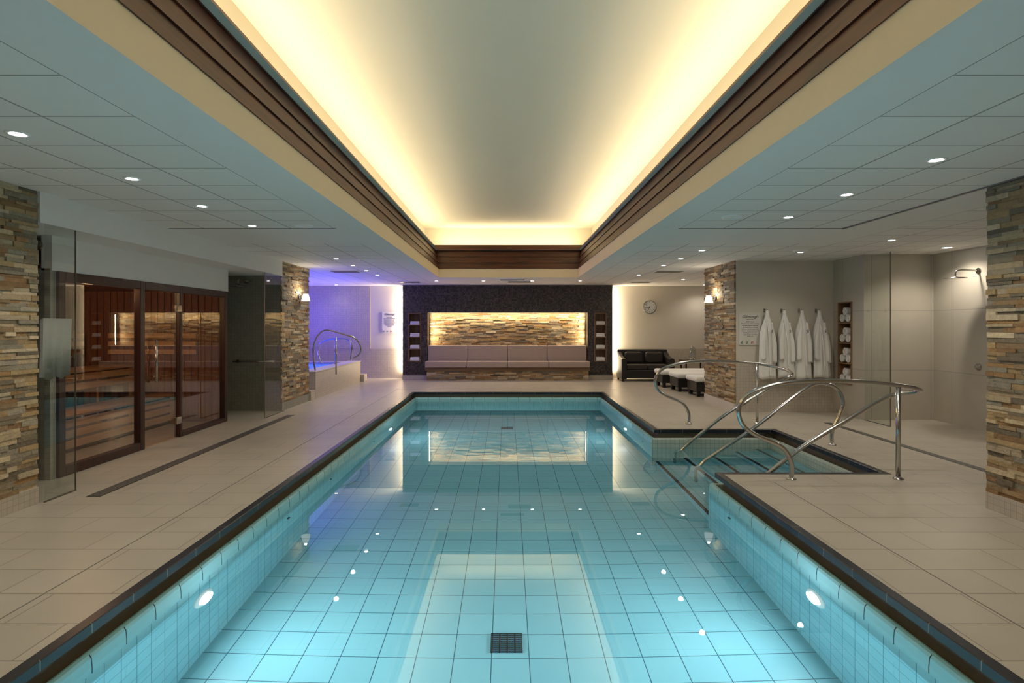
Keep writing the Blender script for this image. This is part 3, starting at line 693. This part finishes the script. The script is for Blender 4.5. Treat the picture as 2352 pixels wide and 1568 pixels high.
for pts, d, post in (([(724, 842), (719, 812), (723, 785), (735, 765), (752, 758), (785, 766), (815, 776), (828, 795), (826, 812), (812, 822)], 11.2, (772, 772)), ([(738, 845), (731, 812), (735, 790), (752, 780), (775, 777), (800, 780), (808, 795), (805, 828)], 13.0, (770, 778))):
    Pt = [P(a, c, d) for a, c in pts]
    Pt[0] = (Pt[0][0], d, .535)
    e = empty("spa_handrail", (Pt[0][0], d, .535), "curved chrome handrail at the spa bath edge", "handrail", "spa bath handrails")
    b = B(); b.tube(Pt, .018, n=12); pp = P(*post, d); b.tube([(pp[0], d, .46), pp], .016, sm=0); b.done("rail_tube", m_chrome, parent=e, origin=Pt[0])
light('AREA', (-5.2, 12.6, .75), 75, (.10, .09, 1), None, (math.pi, 0, 0), shape='RECTANGLE', size=1.8, size_y=2.2)
light('POINT', (-5.6, 13.6, 1.5), 52, (.15, .08, 1), None, shadow_soft_size=.2)

# ------------------------------------------------------------------ lounge furniture
sofa = empty("wicker_sofa", (3.58, 14.75, 0), "black woven two-seat sofa with dark cushions", "sofa")
b = B(); b.box(2.95, 4.22, 14.42, 15.1, .08, .30, 0, .02); b.done("seat_base", m_wicker, parent=sofa, origin=(3.58, 14.75, .08))
b = B(); b.box(2.92, 4.25, 15.0, 15.16, .06, .80, 0, .04, 3); b.done("backrest", m_wicker, parent=sofa, origin=(3.58, 15.1, .06))
for x in (2.91, 4.13):
    b = B()
    rings = []
    for yy, zz in ((14.40, .58), (14.55, .60), (14.8, .64), (15.02, .74)):
        rings.append([(x, yy, .06), (x + .13, yy, .06), (x + .13, yy, zz - .02), (x + .10, yy, zz), (x + .03, yy, zz), (x, yy, zz - .02)])
    b.ring_loft(rings, smooth=False); b.done("armrest", m_wicker, parent=sofa, origin=(x, 14.7, .06))
for i in range(2):
    x0 = 3.05 + i * .54
    b = B(); b.box(x0, x0 + .53, 14.44, 14.98, .305, .43, 0, .03, 3); b.done("seat_cushion", m_pillow, parent=sofa, origin=(x0, 14.7, .3))
    b = B(); b.box(x0 + .04, x0 + .49, 14.82, 14.98, .44, .74, 0, .06, 3); b.done("pillow", m_pillow, parent=sofa, origin=(x0, 14.9, .44))
for x in (2.96, 4.2):
    for y in (14.46, 15.08): b = B(); b.box(x - .025, x + .025, y - .025, y + .025, 0, .08); b.done("leg", m_frame, parent=sofa, origin=(x, y, 0))
def lounger(x, y):
    e = empty("sun_lounger", (x + .9, y + .3, 0), "low black woven lounger with white towelling mattress", "lounger", "row of loungers")
    b = B(); b.box(x, x + 1.8, y, y + .60, .10, .29, 0, .015); b.done("frame", m_wicker, parent=e, origin=(x, y, .1))
    b = B(); b.box(x - .03, x + 1.75, y - .03, y + .63, .295, .40, 0, .045, 4); b.done("mattress", m_towel, parent=e, origin=(x, y, .3))
    for lx in (x + .02, x + 1.7):
        for ly in (y + .02, y + .5): b = B(); b.box(lx, lx + .07, ly, ly + .07, 0, .105); b.done("leg", m_wicker, parent=e, origin=(lx, ly, 0))
    b = B(); b.lathe([(.07, 0), (.085, .03), (.085, .35), (.07, .38)], (x + 1.45, y + .11, .48), 'Y', n=24); b.done("head_roll", m_towel, parent=e, origin=(x + 1.45, y + .1, .4))
lounger(3.78, 11.3); lounger(3.66, 12.15); lounger(3.56, 13.0)
tb = empty("side_table", (4.85, 14.75, 0), "small dark wooden side table", "table")
b = B(); b.box(4.55, 5.15, 14.5, 15.0, .50, .53, 0, .005); b.done("table_top", m_frame, parent=tb, origin=(4.85, 14.75, .5))
for x in (4.58, 5.09):
    for y in (14.53, 14.94): b = B(); b.box(x, x + .035, y, y + .035, 0, .5); b.done("leg", m_frame, parent=tb, origin=(x, y, 0))
dp = empty("water_dispenser", (4.82, 14.72, .53), "glass water dispenser with chrome tap and lid", "drink dispenser")
b = B(); b.lathe([(.09, 0), (.09, .03), (.07, .04)], (4.82, 14.72, .53)); b.done("stand", m_chrome, parent=dp, origin=(4.82, 14.72, .53))
b = B(); b.lathe([(.085, .04), (.09, .06), (.09, .28), (.06, .31)], (4.82, 14.72, .53)); b.done("jar", m_jar, parent=dp, origin=(4.82, 14.72, .53))
b = B(); b.lathe([(.062, .31), (.065, .33), (.02, .35), (.015, .37)], (4.82, 14.72, .53)); b.done("lid", m_chrome, parent=dp, origin=(4.82, 14.72, .84))
b = B(); b.tube([(4.82, 14.64, .60), (4.82, 14.60, .60), (4.82, 14.595, .575)], .01, n=8); b.done("tap", m_chrome, parent=dp, origin=(4.82, 14.62, .6))

# ------------------------------------------------------------------ world & camera
w = bpy.data.worlds.new("World"); bpy.context.scene.world = w; w.use_nodes = True
w.node_tree.nodes["Background"].inputs[0].default_value = (.02, .02, .02, 1)
bpy.context.scene.view_settings.view_transform = 'Standard'
cam = bpy.data.cameras.new("Camera"); co = bpy.data.objects.new("Camera", cam); COL.objects.link(co)
co.location = (0, 0, 1.42); co.rotation_euler = (math.pi / 2, 0, 0)
cam.sensor_width = 36; cam.lens = 19.9; cam.shift_x = 11 / 2352; cam.shift_y = -36 / 2352; cam.clip_start = .05
bpy.context.scene.camera = co
